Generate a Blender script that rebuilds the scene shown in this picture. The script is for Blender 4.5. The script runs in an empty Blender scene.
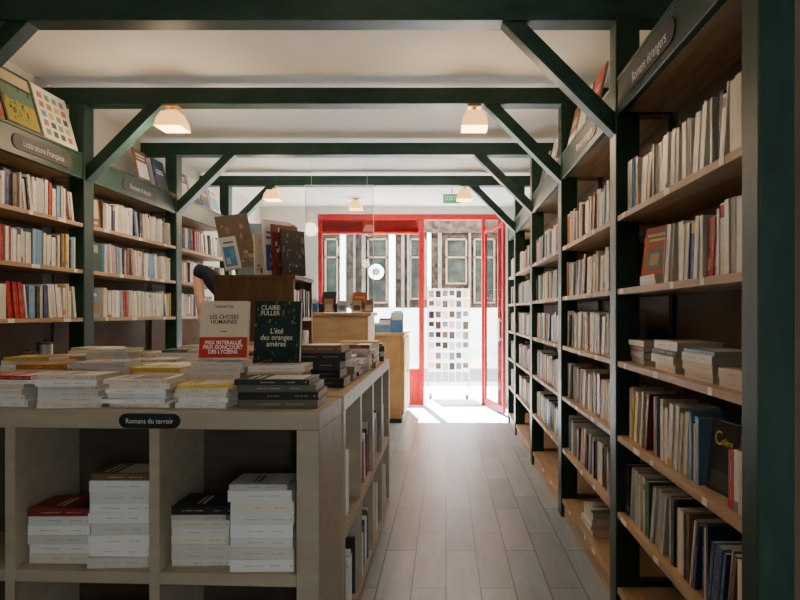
import bpy, bmesh, math, random
from mathutils import Matrix, Vector, Euler
PI=math.pi
S=bpy.context.scene; COL=S.collection
EYE=1.32; XR=.745; XL=-2.34; CEIL=2.85
# ------------------------------------------------------------------ materials
def newmat(name):
    m=bpy.data.materials.new(name); m.use_nodes=True
    nt=m.node_tree; b=nt.nodes['Principled BSDF']; return m,nt,b
def noise_mat(name,c1,c2,scale=(8,8,8),rough=.5,bump=.0,detail=4,spec=.3):
    m,nt,b=newmat(name); N=nt.nodes; L=nt.links
    tc=N.new('ShaderNodeTexCoord'); mp=N.new('ShaderNodeMapping'); mp.inputs['Scale'].default_value=scale
    no=N.new('ShaderNodeTexNoise'); no.inputs['Scale'].default_value=1; no.inputs['Detail'].default_value=detail
    r=N.new('ShaderNodeValToRGB'); r.color_ramp.elements[0].position=.3; r.color_ramp.elements[1].position=.7
    r.color_ramp.elements[0].color=(*c1,1); r.color_ramp.elements[1].color=(*c2,1)
    L.new(tc.outputs['Object'],mp.inputs[0]); L.new(mp.outputs[0],no.inputs[0]); L.new(no.outputs[0],r.inputs[0]); L.new(r.outputs[0],b.inputs['Base Color'])
    b.inputs['Roughness'].default_value=rough; b.inputs['Specular IOR Level'].default_value=spec
    if bump:
        bp=N.new('ShaderNodeBump'); bp.inputs['Strength'].default_value=bump; bp.inputs['Distance'].default_value=.004
        L.new(no.outputs[0],bp.inputs['Height']); L.new(bp.outputs[0],b.inputs['Normal'])
    return m
def attr_mat(name,rough=.5,spec=.3):
    m,nt,b=newmat(name); N=nt.nodes; L=nt.links
    a=N.new('ShaderNodeAttribute'); a.attribute_name='col'
    no=N.new('ShaderNodeTexNoise'); no.inputs['Scale'].default_value=25
    mr=N.new('ShaderNodeMapRange'); mr.inputs['To Min'].default_value=.86; mr.inputs['To Max'].default_value=1.06
    mx=N.new('ShaderNodeMix'); mx.data_type='RGBA'; mx.blend_type='MULTIPLY'; mx.inputs[0].default_value=1
    L.new(no.outputs[0],mr.inputs[0]); L.new(a.outputs['Color'],mx.inputs[6]); L.new(mr.outputs[0],mx.inputs[7]); L.new(mx.outputs[2],b.inputs['Base Color'])
    b.inputs['Roughness'].default_value=rough; b.inputs['Specular IOR Level'].default_value=spec
    return m
def page_mat():
    m,nt,b=newmat('page_edges'); N=nt.nodes; L=nt.links
    tc=N.new('ShaderNodeTexCoord'); w=N.new('ShaderNodeTexWave'); w.bands_direction='X'; w.inputs['Scale'].default_value=160; w.inputs['Distortion'].default_value=1
    r=N.new('ShaderNodeValToRGB'); r.color_ramp.elements[0].color=(.54,.50,.42,1); r.color_ramp.elements[1].color=(.74,.70,.61,1)
    L.new(tc.outputs['Object'],w.inputs[0]); L.new(w.outputs[0],r.inputs[0]); L.new(r.outputs[0],b.inputs['Base Color']); b.inputs['Roughness'].default_value=.8
    return m
def floor_mat():
    m,nt,b=newmat('grey_plank_floor'); N=nt.nodes; L=nt.links
    tc=N.new('ShaderNodeTexCoord'); sp=N.new('ShaderNodeSeparateXYZ'); cb=N.new('ShaderNodeCombineXYZ')
    L.new(tc.outputs['Object'],sp.inputs[0]); L.new(sp.outputs[1],cb.inputs[0]); L.new(sp.outputs[0],cb.inputs[1])
    br=N.new('ShaderNodeTexBrick'); br.offset=.37; br.inputs['Scale'].default_value=1
    br.inputs['Brick Width'].default_value=.72; br.inputs['Row Height'].default_value=.165; br.inputs['Mortar Size'].default_value=.0035
    br.inputs['Color1'].default_value=(.215,.255,.28,1); br.inputs['Color2'].default_value=(.335,.385,.415,1); br.inputs['Mortar'].default_value=(.075,.085,.09,1)
    L.new(cb.outputs[0],br.inputs[0])
    mp=N.new('ShaderNodeMapping'); mp.inputs['Scale'].default_value=(20,2.6,1); no=N.new('ShaderNodeTexNoise'); no.inputs['Scale'].default_value=1; no.inputs['Detail'].default_value=5
    L.new(tc.outputs['Object'],mp.inputs[0]); L.new(mp.outputs[0],no.inputs[0])
    mr=N.new('ShaderNodeMapRange'); mr.inputs['To Min'].default_value=.62; mr.inputs['To Max'].default_value=1.38
    mx=N.new('ShaderNodeMix'); mx.data_type='RGBA'; mx.blend_type='MULTIPLY'; mx.inputs[0].default_value=1
    L.new(no.outputs[0],mr.inputs[0]); L.new(br.outputs[0],mx.inputs[6]); L.new(mr.outputs[0],mx.inputs[7]); L.new(mx.outputs[2],b.inputs['Base Color'])
    r2=N.new('ShaderNodeMapRange'); r2.inputs['To Min'].default_value=.24; r2.inputs['To Max'].default_value=.38
    L.new(no.outputs[0],r2.inputs[0]); L.new(r2.outputs[0],b.inputs['Roughness']); b.inputs['Specular IOR Level'].default_value=.6
    bp=N.new('ShaderNodeBump'); bp.inputs['Strength'].default_value=.3; bp.inputs['Distance'].default_value=.003
    L.new(br.outputs['Fac'],bp.inputs['Height']); bp.invert=True; L.new(bp.outputs[0],b.inputs['Normal'])
    return m
def glass_mat(name,tint=(.97,.98,.98),refl=.06):
    m=bpy.data.materials.new(name); m.use_nodes=True; nt=m.node_tree; N=nt.nodes; L=nt.links
    for n in list(N): N.remove(n)
    o=N.new('ShaderNodeOutputMaterial'); t=N.new('ShaderNodeBsdfTransparent'); t.inputs[0].default_value=(*tint,1)
    g=N.new('ShaderNodeBsdfGlossy'); g.inputs['Roughness'].default_value=.03; mx=N.new('ShaderNodeMixShader'); mx.inputs[0].default_value=refl
    L.new(t.outputs[0],mx.inputs[1]); L.new(g.outputs[0],mx.inputs[2]); L.new(mx.outputs[0],o.inputs[0]); return m
def emit_mat(name,c,s):
    m,nt,b=newmat(name); b.inputs['Base Color'].default_value=(*c,1); b.inputs['Emission Color'].default_value=(*c,1); b.inputs['Emission Strength'].default_value=s; return m
def metal_mat(name,c,rough=.35):
    m=noise_mat(name,tuple(x*.8 for x in c),c,(20,20,20),rough); m.node_tree.nodes['Principled BSDF'].inputs['Metallic'].default_value=.9; return m
M={}
M['floor']=floor_mat()
M['ceiling']=noise_mat('ceiling_plaster',(.86,.85,.815),(.91,.90,.865),(2,2,2),.8,.05)
M['wall']=noise_mat('cream_wall',(.50,.49,.45),(.57,.56,.52),(3,3,3),.8,.05)
M['green']=noise_mat('green_painted_timber',(.008,.030,.019),(.017,.054,.036),(14,14,5),.45,.2)
M['greenx']=noise_mat('green_painted_beam',(.008,.030,.019),(.017,.054,.036),(5,14,14),.45,.2)
M['shelf']=noise_mat('shelf_wood',(.32,.20,.105),(.47,.325,.19),(30,3,30),.5,.15)
M['back']=noise_mat('back_panel_wood',(.11,.07,.042),(.16,.105,.064),(20,4,2),.6,.1)
M['beige']=noise_mat('beige_laminate',(.36,.30,.21),(.43,.36,.26),(4,18,18),.5,.08)
M['beigeshade']=noise_mat('beige_laminate_shaded',(.065,.05,.033),(.09,.068,.045),(4,18,18),.6,.08)  # cubby shade put into the colour: beige laminate darkened for the backs
M['oak']=noise_mat('brown_oak',(.10,.05,.024),(.18,.095,.045),(20,4,4),.45,.15)
M['honey']=noise_mat('honey_wood',(.36,.21,.09),(.48,.30,.14),(5,20,6),.45,.1)
M['pine']=noise_mat('warm_pine',(.48,.33,.17),(.60,.44,.25),(5,20,20),.5,.1)
M['book']=attr_mat('printed_cover',.42)
M['pages']=page_mat()
M['red']=noise_mat('red_painted_metal',(.24,.006,.007),(.32,.010,.011),(10,10,10),.5,0,4,.15)
M['glass']=glass_mat('window_glass',(.93,.95,.95),.02); M['acrylic']=glass_mat('acrylic',(.84,.88,.89),.03)
M['redglass']=glass_mat('red_tinted_glass',(.62,.035,.04),.02)
M['plate']=noise_mat('dark_plate',(.012,.014,.016),(.022,.024,.028),(30,30,30),.4)
M['plateg']=noise_mat('grey_plate',(.03,.036,.036),(.05,.056,.056),(30,30,30),.6)
M['white']=noise_mat('white_ink',(.84,.84,.82),(.90,.90,.88),(30,30,30),.6)
M['greyink']=noise_mat('pale_grey_ink',(.40,.41,.40),(.48,.49,.48),(30,30,30),.6)
M['black']=noise_mat('black_ink',(.012,.012,.012),(.02,.02,.02),(30,30,30),.6)
M['cream']=noise_mat('cream_ink',(.66,.64,.50),(.74,.72,.58),(30,30,30),.6)
M['yellow']=noise_mat('yellow_ink',(.65,.5,.05),(.75,.6,.1),(30,30,30),.6)
M['label']=noise_mat('paper_label',(.70,.69,.65),(.8,.79,.75),(30,30,30),.7)
M['brass']=metal_mat('brass',(.75,.52,.22)); M['steel']=metal_mat('steel',(.6,.6,.6)); 
M['shade']=emit_mat('lit_glass_shade',(1,.54,.16),1.8); M['bulb']=emit_mat('lit_bulb',(1,.75,.4),18)
M['exit']=emit_mat('exit_green',(.01,.28,.09),.12)
M['plastic']=noise_mat('dark_plastic',(.02,.02,.022),(.035,.035,.04),(20,20,20),.4)
M['blue']=noise_mat('blue_card',(.06,.17,.36),(.09,.22,.44),(20,20,20),.6)
M['skin']=noise_mat('skin',(.60,.36,.26),(.68,.42,.31),(12,12,12),.55)
M['navy']=noise_mat('navy_cloth',(.010,.013,.028),(.018,.024,.045),(60,60,60),.85,.2)
M['jean']=noise_mat('dark_trousers',(.02,.022,.03),(.035,.037,.05),(60,60,60),.85,.2)
M['hair']=noise_mat('dark_hair',(.008,.006,.006),(.02,.014,.012),(60,60,8),.5,.3)
M['stone']=noise_mat('facade_brown_stone',(.004,.003,.002),(.065,.042,.028),(5,5,7),.9,.3,10,.1)
M['plinth']=noise_mat('glare_plinth_stone',(.50,.49,.47),(.70,.69,.67),(2,2,5),.85,.2)  # pale tone stands in for blown-out glare across the street
M['pilaster']=noise_mat('white_painted_trim',(.80,.79,.76),(.88,.87,.84),(3,3,3),.8)
M['greytrim']=noise_mat('brown_grey_trim',(.05,.042,.034),(.11,.095,.08),(3,3,5),.8)
M['dkglass']=noise_mat('dark_shop_glass',(.002,.003,.002),(.022,.026,.018),(4,4,5),.4,.0,10,.1)
M['street']=noise_mat('asphalt',(.12,.12,.12),(.18,.18,.175),(6,6,6),.9,.2)
M['pave']=noise_mat('pavement_stone',(.42,.41,.40),(.56,.55,.53),(5,5,5),.85,.2)
M['card']=attr_mat('postcard_print',.5,.1)
# ------------------------------------------------------------------ mesh helpers
def nb():
    bm=bmesh.new(); bm.loops.layers.float_color.new('col'); return bm
def paint(bm,fs,c):
    l=bm.loops.layers.float_color['col']
    for f in fs:
        for lp in f.loops: lp[l]=(c[0],c[1],c[2],1)
W1=(.8,.8,.8)
def box(bm,x0,x1,y0,y1,z0,z1,c=W1):
    v=[bm.verts.new((x,y,z)) for x in (x0,x1) for y in (y0,y1) for z in (z0,z1)]
    fs=[bm.faces.new([v[i] for i in q]) for q in ((0,1,3,2),(4,6,7,5),(0,4,5,1),(2,3,7,6),(0,2,6,4),(1,5,7,3))]
    paint(bm,fs,c); return v
def quad(bm,ps,c=W1):
    f=bm.faces.new([bm.verts.new(p) for p in ps]); paint(bm,[f],c)
def prism(bm,pts,ax,a0,a1,c=W1):
    def mk(p,a):
        return {'x':(a,p[0],p[1]),'y':(p[0],a,p[1]),'z':(p[0],p[1],a)}[ax]
    A=[bm.verts.new(mk(p,a0)) for p in pts]; B=[bm.verts.new(mk(p,a1)) for p in pts]
    fs=[bm.faces.new(A),bm.faces.new(B[::-1])]
    n=len(pts)
    for i in range(n): fs.append(bm.faces.new((A[i],B[i],B[(i+1)%n],A[(i+1)%n])))
    bmesh.ops.recalc_face_normals(bm,faces=fs); paint(bm,fs,c)
def lathe(bm,prof,seg=16,cx=0,cy=0,c=W1,ang0=0):
    rings=[[bm.verts.new((cx+r*math.cos(ang0+2*PI*i/seg),cy+r*math.sin(ang0+2*PI*i/seg),z)) for i in range(seg)] for r,z in prof]
    fs=[]
    for a,b in zip(rings,rings[1:]):
        for i in range(seg): fs.append(bm.faces.new((a[i],a[(i+1)%seg],b[(i+1)%seg],b[i])))
    fs.append(bm.faces.new(rings[0][::-1])); fs.append(bm.faces.new(rings[-1])); paint(bm,fs,c)
def wloc(o):
    v=Vector((0,0,0))
    while o is not None: v=v+o.location; o=o.parent
    return v
def obj(name,bm,mat,parent=None,world=True,bevel=0):
    if parent is not None and world: bmesh.ops.translate(bm,verts=bm.verts,vec=-wloc(parent))
    me=bpy.data.meshes.new(name); bm.to_mesh(me); bm.free()
    o=bpy.data.objects.new(name,me); COL.objects.link(o); me.materials.append(mat)
    if parent is not None: o.parent=parent
    if bevel:
        md=o.modifiers.new('bevel','BEVEL'); md.width=bevel; md.segments=2; md.limit_method='ANGLE'
    return o
def thing(name,label,cat,loc=(0,0,0),rot=(0,0,0),group=None):
    o=bpy.data.objects.new(name,None); COL.objects.link(o); o.empty_display_size=.05
    o.location=loc; o.rotation_euler=rot; return tag(o,label,cat,group)
def tag(o,label,cat,group=None,kind=None):
    o['label']=label; o['category']=cat
    if group: o['group']=group
    if kind: o['kind']=kind
    return o
def struct(o): o['kind']='structure'; return o
def B(name,dims,mat,parent=None,world=True,bevel=0):
    bm=nb(); box(bm,*dims); return obj(name,bm,mat,parent,world,bevel)
def text_bm(txt,size,mtx,sx=1,shear=0,bold=0):
    cu=bpy.data.curves.new('t','FONT'); cu.body=txt; cu.size=size; cu.align_x='CENTER'; cu.align_y='CENTER'; cu.resolution_u=3; cu.shear=shear; cu.space_line=.85; cu.offset=bold
    o=bpy.data.objects.new('t',cu); COL.objects.link(o)
    dg=bpy.context.evaluated_depsgraph_get(); me=bpy.data.meshes.new_from_object(o.evaluated_get(dg))
    bpy.data.objects.remove(o); bpy.data.curves.remove(cu)
    bm=nb(); bm.from_mesh(me); bpy.data.meshes.remove(me)
    bmesh.ops.scale(bm,vec=(sx,1,1),verts=bm.verts); bmesh.ops.transform(bm,matrix=mtx,verts=bm.verts); return bm
def basis(x,y,o):
    x=Vector(x);y=Vector(y);z=x.cross(y); m=Matrix.Identity(4)
    for i in range(3): m[i][0]=x[i];m[i][1]=y[i];m[i][2]=z[i];m[i][3]=o[i]
    return m
AX={'right':((0,-1,0),(0,0,1)),'left':((0,1,0),(0,0,1)),'cam':((1,0,0),(0,0,1))}
def plate_bm(w,h,t,mtx):
    bm=nb(); r=h/2; pts=[]
    for k in range(9): a=-PI/2+PI*k/8; pts.append((w/2-r+r*math.cos(a),r*math.sin(a)))
    for k in range(9): a=PI/2+PI*k/8; pts.append((-w/2+r+r*math.cos(a),r*math.sin(a)))
    prism(bm,pts,'z',0,t); bmesh.ops.transform(bm,matrix=mtx,verts=bm.verts); return bm
# ------------------------------------------------------------------ room
YB=-2.4; YD=8.61
struct(B('floor',(-2.80,1.2,YB,YD+.05,-.1,0),M['floor']))
struct(B('ceiling',(-2.80,1.2,YB,YD+.35,CEIL,CEIL+.15),M['ceiling']))
struct(B('wall_left',(-2.80,-2.66,YB,YD+.3,0,CEIL),M['wall']))
struct(B('wall_right',(1.06,1.2,YB,YD+.3,0,CEIL),M['wall']))
bm=nb(); box(bm,-2.66,.76,YB,YB+.1,0,CEIL); box(bm,.76,1.06,YB,YB+.1,2.1,CEIL)  # unseen rear wall; opening on its right sized to let in fill light
struct(obj('wall_back',bm,M['wall']))
bm=nb(); box(bm,-2.66,-1.84,YD,YD+.25,0,CEIL); box(bm,-1.84,1.06,YD,YD+.25,2.74,CEIL); box(bm,.80,1.06,YD,YD+.25,0,2.74)
struct(obj('wall_front',bm,M['wall']))
def plain(name,loc,rot=(0,0,0)):
    o=bpy.data.objects.new(name,None); COL.objects.link(o); o.location=loc; o.rotation_euler=rot; return struct(o)
w=plain('window_1',(-1.1,YD+.1,0))
bm=nb(); y0,y1=YD+.02,YD+.10
box(bm,-1.84,-1.785,y0,y1,0,2.66); box(bm,-1.785,-.39,y0,y1,.45,.52); box(bm,-1.785,-.39,y0,y1,2.46,2.49)
obj('window_frame',bm,M['red'],w,bevel=.004)
B('stall_riser',(-1.785,-.39,YD+.03,YD+.09,0,.45),M['red'],w); B('pane',(-1.785,-.39,YD+.055,YD+.065,.52,2.46),M['glass'],w); B('red_transom_pane',(-1.785,-.39,YD+.055,YD+.065,2.49,2.66),M['redglass'],w)
t=plain('trim_1',(0,YD,0))
bm=nb(); box(bm,-.39,-.315,YD,YD+.10,0,2.66); box(bm,.515,.565,YD,YD+.10,0,2.66); box(bm,.745,.80,YD,YD+.10,0,2.66); box(bm,-1.84,.80,YD,YD+.10,2.66,2.74)
obj('door_frame',bm,M['red'],t,bevel=.006)
B('side_light_pane',(.565,.745,YD+.05,YD+.06,0.02,2.66),M['glass'],t)
d=plain('door_1',(.56,YD-.03,0),(0,0,math.radians(-77)))
bm=nb(); L_=.86
box(bm,0,.045,-.018,.018,.02,2.5); box(bm,L_-.045,L_,-.018,.018,.02,2.5); box(bm,.045,L_-.045,-.018,.018,2.45,2.5); box(bm,.045,L_-.045,-.018,.018,.02,.11)
obj('door_leaf_frame',bm,M['red'],d,False,.005)
B('door_pane',(.045,L_-.045,-.005,.005,.11,2.45),M['glass'],d,False)
bm=nb(); box(bm,L_-.040,L_-.004,-.075,-.06,.95,1.25); box(bm,L_-.030,L_-.012,-.06,-.018,.97,.99); box(bm,L_-.030,L_-.012,-.06,-.018,1.21,1.23)
obj('door_handle',bm,M['steel'],d,False,.004)
# ------------------------------------------------------------------ timber frames
FR=[(1.43,1.515,2.60,'nearest the viewer, right beside the picture edge'),(2.63,2.73,2.605,'with the foremost ceiling beam above the book table'),
    (3.88,3.99,2.675,'second ceiling beam, two lit lamps below'),(5.21,5.32,2.695,'third ceiling beam without lamps'),(6.46,6.57,2.695,'farthest ceiling beam near the exit sign')]
for ya,yb,zb,desc in FR:
    f=thing('timber_frame','dark green painted timber frame, '+desc,'timber frame',((XL+XR)/2,ya,0),group='green timber frames across the shop')
    B('beam',(-2.655,1.055,ya,yb,zb,zb+.105),M['greenx'],f,bevel=.004)
    wd=.088 if ya<2 else .105
    for x0,x1 in ((XR,XR+wd),(XL-.10,XL)):
        B('post',(x0,x1,ya,yb,0,zb),M['green'],f,bevel=.005)
    for s,x in ((-1,XR),(1,XL)):
        bm=nb(); a=.50; wv=.10
        pts=[(x,zb-a),(x,zb-a+wv),(x+s*(a-wv),zb),(x+s*a,zb)]
        prism(bm,pts,'y',ya+.012,yb-.012); obj('brace',bm,M['greenx'],f,bevel=.003)
# ------------------------------------------------------------------ books
PAL=[('white',(.82,.81,.77),46),('cream',(.78,.72,.60),26),('ivory',(.70,.67,.60),10),('pale grey',(.50,.50,.49),4),('red',(.42,.035,.022),4),('dark red',(.20,.025,.022),2),
     ('black',(.025,.025,.028),5),('navy blue',(.03,.05,.14),3.5),('light blue',(.18,.35,.54),3),('yellow',(.66,.48,.10),2),('orange',(.56,.22,.04),1.5),('green',(.06,.16,.08),1.5),('brown',(.17,.09,.05),1.5),('pink',(.55,.30,.30),1),('olive',(.13,.125,.085),0)]
CD={n:c for n,c,_ in PAL}
def pick(rng,dark=0):
    if dark and rng.random()<dark: n=rng.choice(['black','black','navy blue','brown','dark red','light blue','pale grey','green'])
    else: n=rng.choices([p[0] for p in PAL],[p[2] for p in PAL])[0]
    return n
def jit(c,rng):
    k=rng.uniform(.86,1.08); return tuple(min(1,x*k) for x in c)
def mix(a,b,f): return tuple(x*(1-f)+y*f for x,y in zip(a,b))
def book_bm(t,h,d,cn,rng,art=None,cover=None,pages=None,fine=True,band=.13):
    cv=cover or nb(); pg=pages if pages is not None else cv
    c=jit(CD[cn],rng); e=.0014
    box(cv,-t/2,-t/2+e,0,d,0,h,c); box(cv,t/2-e,t/2,0,d,0,h,c); box(cv,-t/2+e,t/2-e,0,e,0,h,c)
    box(pg,-t/2+e,t/2-e,e,d-.003,.003,h-.003,(.68,.64,.55))
    light=sum(c)>1.2; ink=(.05,.045,.05) if light else (.72,.68,.58)
    def sq(w,z0,z1,k,cc): quad(cv,[(-w/2,-k,z0),(w/2,-k,z0),(w/2,-k,z1),(-w/2,-k,z1)],cc)
    if rng.random()<band:
        z0=rng.choice([0,.02,h*.8]); z1=min(z0+rng.uniform(.012,.04),h)
        sq(t,z0,z1,.0003,rng.choice([(.42,.04,.03),(.42,.04,.03),(.05,.07,.10),(.12,.22,.40),(.55,.34,.06)]))
    if light and rng.random()<.22: ink=(.42,.07,.05)
    ww=min(t*.30,.0042)
    for za,zb_ in ((h*rng.uniform(.12,.2),h*rng.uniform(.3,.38)),(h*rng.uniform(.45,.5),h*rng.uniform(.62,.82))):
        if fine:
            z=za; cc=mix(c,ink,.5)
            while z<zb_:
                l=rng.uniform(.0014,.0034); sq(ww*rng.uniform(.75,1),z,z+l,.0006,cc); z+=l+(.0012 if rng.random()<.82 else .004)
        else: sq(ww,za,zb_,.0006,mix(c,ink,.30))
    if rng.random()<.4: sq(ww*1.1,h*.035,h*.035+ww*1.1,.0006,mix(c,ink,.6))
    if art is not None:
        if art=='auto':
            ac=CD[pick(rng,.3)]; art=[(.1,.9,.1,.62,jit(ac,rng)),(.2,.8,.7,.75,ink),(.15,.85,.8,.86,ink)]
            if rng.random()<.4: art=[(.0,1,.0,.3,jit(ac,rng)),(.2,.8,.5,.56,ink),(.2,.8,.6,.64,ink)]
        for i,(u0,u1,v0,v1,ac) in enumerate(art):
            x=t/2+.0003+.00012*i
            quad(cv,[(x,u0*d,v0*h),(x,u1*d,v0*h),(x,u1*d,v1*h),(x,u0*d,v1*h)],ac)
    return cv
def put_book(name,label,group,loc,rot,t,h,d,cn,rng,art=None,parts=True,cat='book',band=.13):
    if parts:
        o=thing(name,label,cat,loc,rot,group); cv=nb(); pg=nb()
        book_bm(t,h,d,cn,rng,art,cv,pg,band=band); obj('cover',cv,M['book'],o,False); obj('pages',pg,M['pages'],o,False)
    else:
        o=obj(name,book_bm(t,h,d,cn,rng,art,band=band),M['book']); o.location=loc; o.rotation_euler=rot; tag(o,label,cat,group)
    return o
def ordn(n):
    return {1:'first',2:'second',3:'third',4:'fourth',5:'fifth',6:'sixth',7:'seventh',8:'eighth',9:'ninth',10:'tenth'}.get(n) or (str(n)+('st' if n%10==1 and n!=11 else 'nd' if n%10==2 and n!=12 else 'rd' if n%10==3 and n!=13 else 'th'))
BOOKS=[]
def px(x,y,z): return 446+600*x/y, 313-600*(z-EYE)/y
def fill_row(side,y0,y1,z,seed,where,xf,hmin=.175,hmax=.222,dark=0,leanp=.10,gap=.0,dep=.14,zmax=.29):
    rng=random.Random(seed); pos=y0; idx=0; run=0; lean=0; h=.2; cn='white'
    while True:
        t=rng.choice([rng.uniform(.008,.014),rng.uniform(.011,.022),rng.uniform(.018,.036)])
        if run and rng.random()<.5: pass
        elif rng.random()<.3 and idx: pass
        else: h=rng.triangular(hmin,hmax,hmin*.35+hmax*.65); cn=pick(rng,dark)
        h=min(h,zmax)
        if idx>2 and lean==0 and rng.random()<leanp*.3:
            lean=rng.uniform(.06,.18); run=rng.randint(3,8); pos+=h*math.sin(lean)+.003
            if rng.random()<.25: pos+=.03
        ex=t/math.cos(lean)+.0007
        if pos+ex>y1: break
        if rng.random()<gap: pos+=rng.uniform(.03,.08); continue
        idx+=1
        yc=pos+t/2; x=xf+(rng.uniform(0,.014) if side=='right' else -rng.uniform(0,.014))
        rz=-PI/2 if side=='right' else PI/2
        thick='thin ' if t<.013 else 'thick ' if t>.028 else ''
        u,v=px(x,yc,z+.1)
        if -6<u<806 and v<625:
            BOOKS.append(dict(size=h*t*abs(x)/yc**3*360000,loc=(x,yc,z+.0006+t/2*math.sin(lean)),rot=(0,lean if side=='right' else -lean,rz),t=t,h=h,d=dep*rng.uniform(.9,1.0),cn=cn,seed=rng.random(),band=.16,
              label=f"{thick}{cn} paperback, {ordn(idx)} from the near end, {where[1]}, {where[0]}",group=f"books in the {where[1]}, {where[0]}",parts=yc<2.9,art=None))
        pos+=ex
        if run: run-=1
        if lean and run<=0: lean=0; pos+=.004
def stack(where,xl_,y,z,items,seed,rz=0,group=None,slop=.012,vis=1.0,rs=.05):
    rng=random.Random(seed); n=len(items)
    for i,(t,h,d,cn) in enumerate(items):
        pos='topmost' if i==n-1 else 'lowest' if i==0 else ordn(n-i)+' from top'
        a=rz+rng.uniform(-rs,rs); ox=rng.uniform(-slop,slop); oy=rng.uniform(0,slop)
        if abs(rz+PI/2)<.3: loc=(xl_+oy,y+ox,z+t/2); yy=y
        else: loc=(xl_+h+ox,y+oy,z+t/2); yy=y
        u,v=px(loc[0],yy,z)
        if u>-2 and v<640:
            sz=h*t*(600/yy)**2*vis
            if abs(rz+PI/2)<.3: sz*=.5
            if i==n-1: sz=sz*1.5+h*d*.1*(600/yy)**2
            BOOKS.append(dict(size=sz,loc=loc,rot=(0,-PI/2,a),t=t,h=h,d=d,cn=cn,seed=rng.random(),label=f"{cn} book, {pos}, {where}",group=group or 'books lying in '+where,parts=True,art='auto' if i==n-1 else None,band=.0))
        z+=t+.0003
    return z
def same(n,t,h,d,cn,jt=.005,seed=1):
    r=random.Random(seed+n*31); alt={'white':['white','white','cream','ivory'],'cream':['cream','cream','white','ivory'],'ivory':['ivory','cream','white'],'olive':['olive','olive','pale grey']}.get(cn,[cn])
    return [(t+r.uniform(-jt,jt),h*r.uniform(.92,1.0),d*r.uniform(.94,1),r.choice(alt)) for _ in range(n)]
# ------------------------------------------------------------------ bookcases
ZR=[1.745,1.425,1.11,.785,.45,.12]; ZLf=[1.90,1.60,1.29,.97,.65,.33]
LEDGE=2.3512
def bookcase(side,y0,y1,label,zs,sign=None,signmat='plate',tags=True,seed=0):
    rng=random.Random(seed)
    s=1 if side=='right' else -1; xf=XR if side=='right' else XL; y0+=.003; y1-=.003
    o=thing('bookcase',label,'bookcase',(xf+s*.15,(y0+y1)/2,0),group='built-in bookcases along the %s wall'%side)
    xa,xb=sorted((xf+s*.005,xf+s*.27)); xc,xd=sorted((xf+s*.27,xf+s*.285))
    B('back_panel',(xc,xd,y0,y1,0,2.335),M['back'],o)
    xa2,xb2=sorted((xf+s*.035,xf+s*.269))
    B('top_board',(xa2,xb2,y0,y1,2.20,2.225),M['shelf'],o)
    B('ledge',(*sorted((xf+s*.004,xf+s*.285)),y0,y1,2.336,2.351),M['green'],o,bevel=.002)
    B('plinth',(*sorted((xf+s*.02,xf+s*.04)),y0,y1,0,zs[-1]-.026),M['shelf'],o)
    if y0<2: B('side_panel',(xf+.092,xf+.31,y0-.06,y0-.005,0,2.335),M['back'],o)
    fx=sorted((xf+s*.006,xf+s*.034))
    fa=B('fascia',(*fx,y0,y1,2.185,2.335),M['green'],o,bevel=.003)
    if sign:
        yc=sign[1]; mt=basis(*AX[side],(xf+s*.005,yc,2.262))
        obj('sign_plate',plate_bm(sign[2],.085,.004,mt),M[signmat],fa)
        m2=basis(*AX[side],(xf+s*.0004,yc,2.260)); obj('lettering',text_bm(sign[0],sign[3],m2,.85),M['white' if side=='right' else 'greyink'],fa)
    for i,z in enumerate(zs):
        sh=B('shelf_board',(xa,xb,y0,y1,z-.025,z),M['shelf'],o,bevel=.002)
        if tags:
            for k in range(3):
                y=y0+(k+.5)*(y1-y0)/3+rng.uniform(-.12,.12); w_=rng.choice([.03,.05,.07])
                xx=sorted((xf+s*.0035,xf+s*.0048)); B('shelf_label',(*xx,y,y+w_,z-.023,z-.001),M['label'],sh)
    return o
RB=[(0,0),(1.515,2.63),(2.73,3.88),(3.99,5.21),(5.32,6.46),(6.57,7.2)]
RN=['','nearest right bookcase','second right bookcase','third right bookcase','fourth right bookcase','last right bookcase']
RL=['','nearest right bookcase, with the large dark fascia sign and a red cover facing out',
    'second right bookcase beyond the wide green post, narrow in view','third right bookcase along the aisle, halfway to the door','fourth right bookcase along the aisle toward the door','last right bookcase, right beside the open red door']
ROWW=['top row','second row','third row','fourth row','fifth row','bottom row']
for i,(a,b) in enumerate(RB):
    if i: bookcase('right',a,b,RL[i],ZR,('Romans étrangers',(2.22,3.25)[i-1],.52,.060) if i<3 else None,'plate',i in (1,2,3),i)
tag(B('end_panel',(XR,1.055,7.2,7.24,0,2.335),M['green']),'dark green end panel closing the last right bookcase beside the red door','panel')
LB=[(2.73,3.88),(3.99,5.21),(5.32,6.46)]
LL=['nearest left bookcase with large picture books standing on its top','second left bookcase between the two green braces, with covers facing out','third left bookcase at the back, half hidden by the display cabinet']
LN=['nearest left bookcase','second left bookcase','third left bookcase']
for i,(a,b) in enumerate(LB):
    bookcase('left',a,b,LL[i],ZLf,[('Littérature Française',3.50,.52,.050),('Romans français',4.60,.50,.056),None][i],'plateg',i<2,20+i)
xf=XR+.03
fill_row('right',1.53,2.62,ZR[0],1,(RN[1],ROWW[0]),xf,.175,.228,.10,.45)
fill_row('right',1.53,2.19,ZR[1],2,(RN[1],ROWW[1]),xf,.175,.225,.10,.3)
fill_row('right',1.86,2.62,ZR[3],3,(RN[1],ROWW[3]),xf,.175,.228,.14,.6)
fill_row('right',1.53,1.66,ZR[3],33,(RN[1],'fourth row corner'),xf,.15,.19,.05,0)
fill_row('right',1.53,2.62,ZR[4],4,(RN[1],ROWW[4]),xf,.18,.235,.32,.5)
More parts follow.
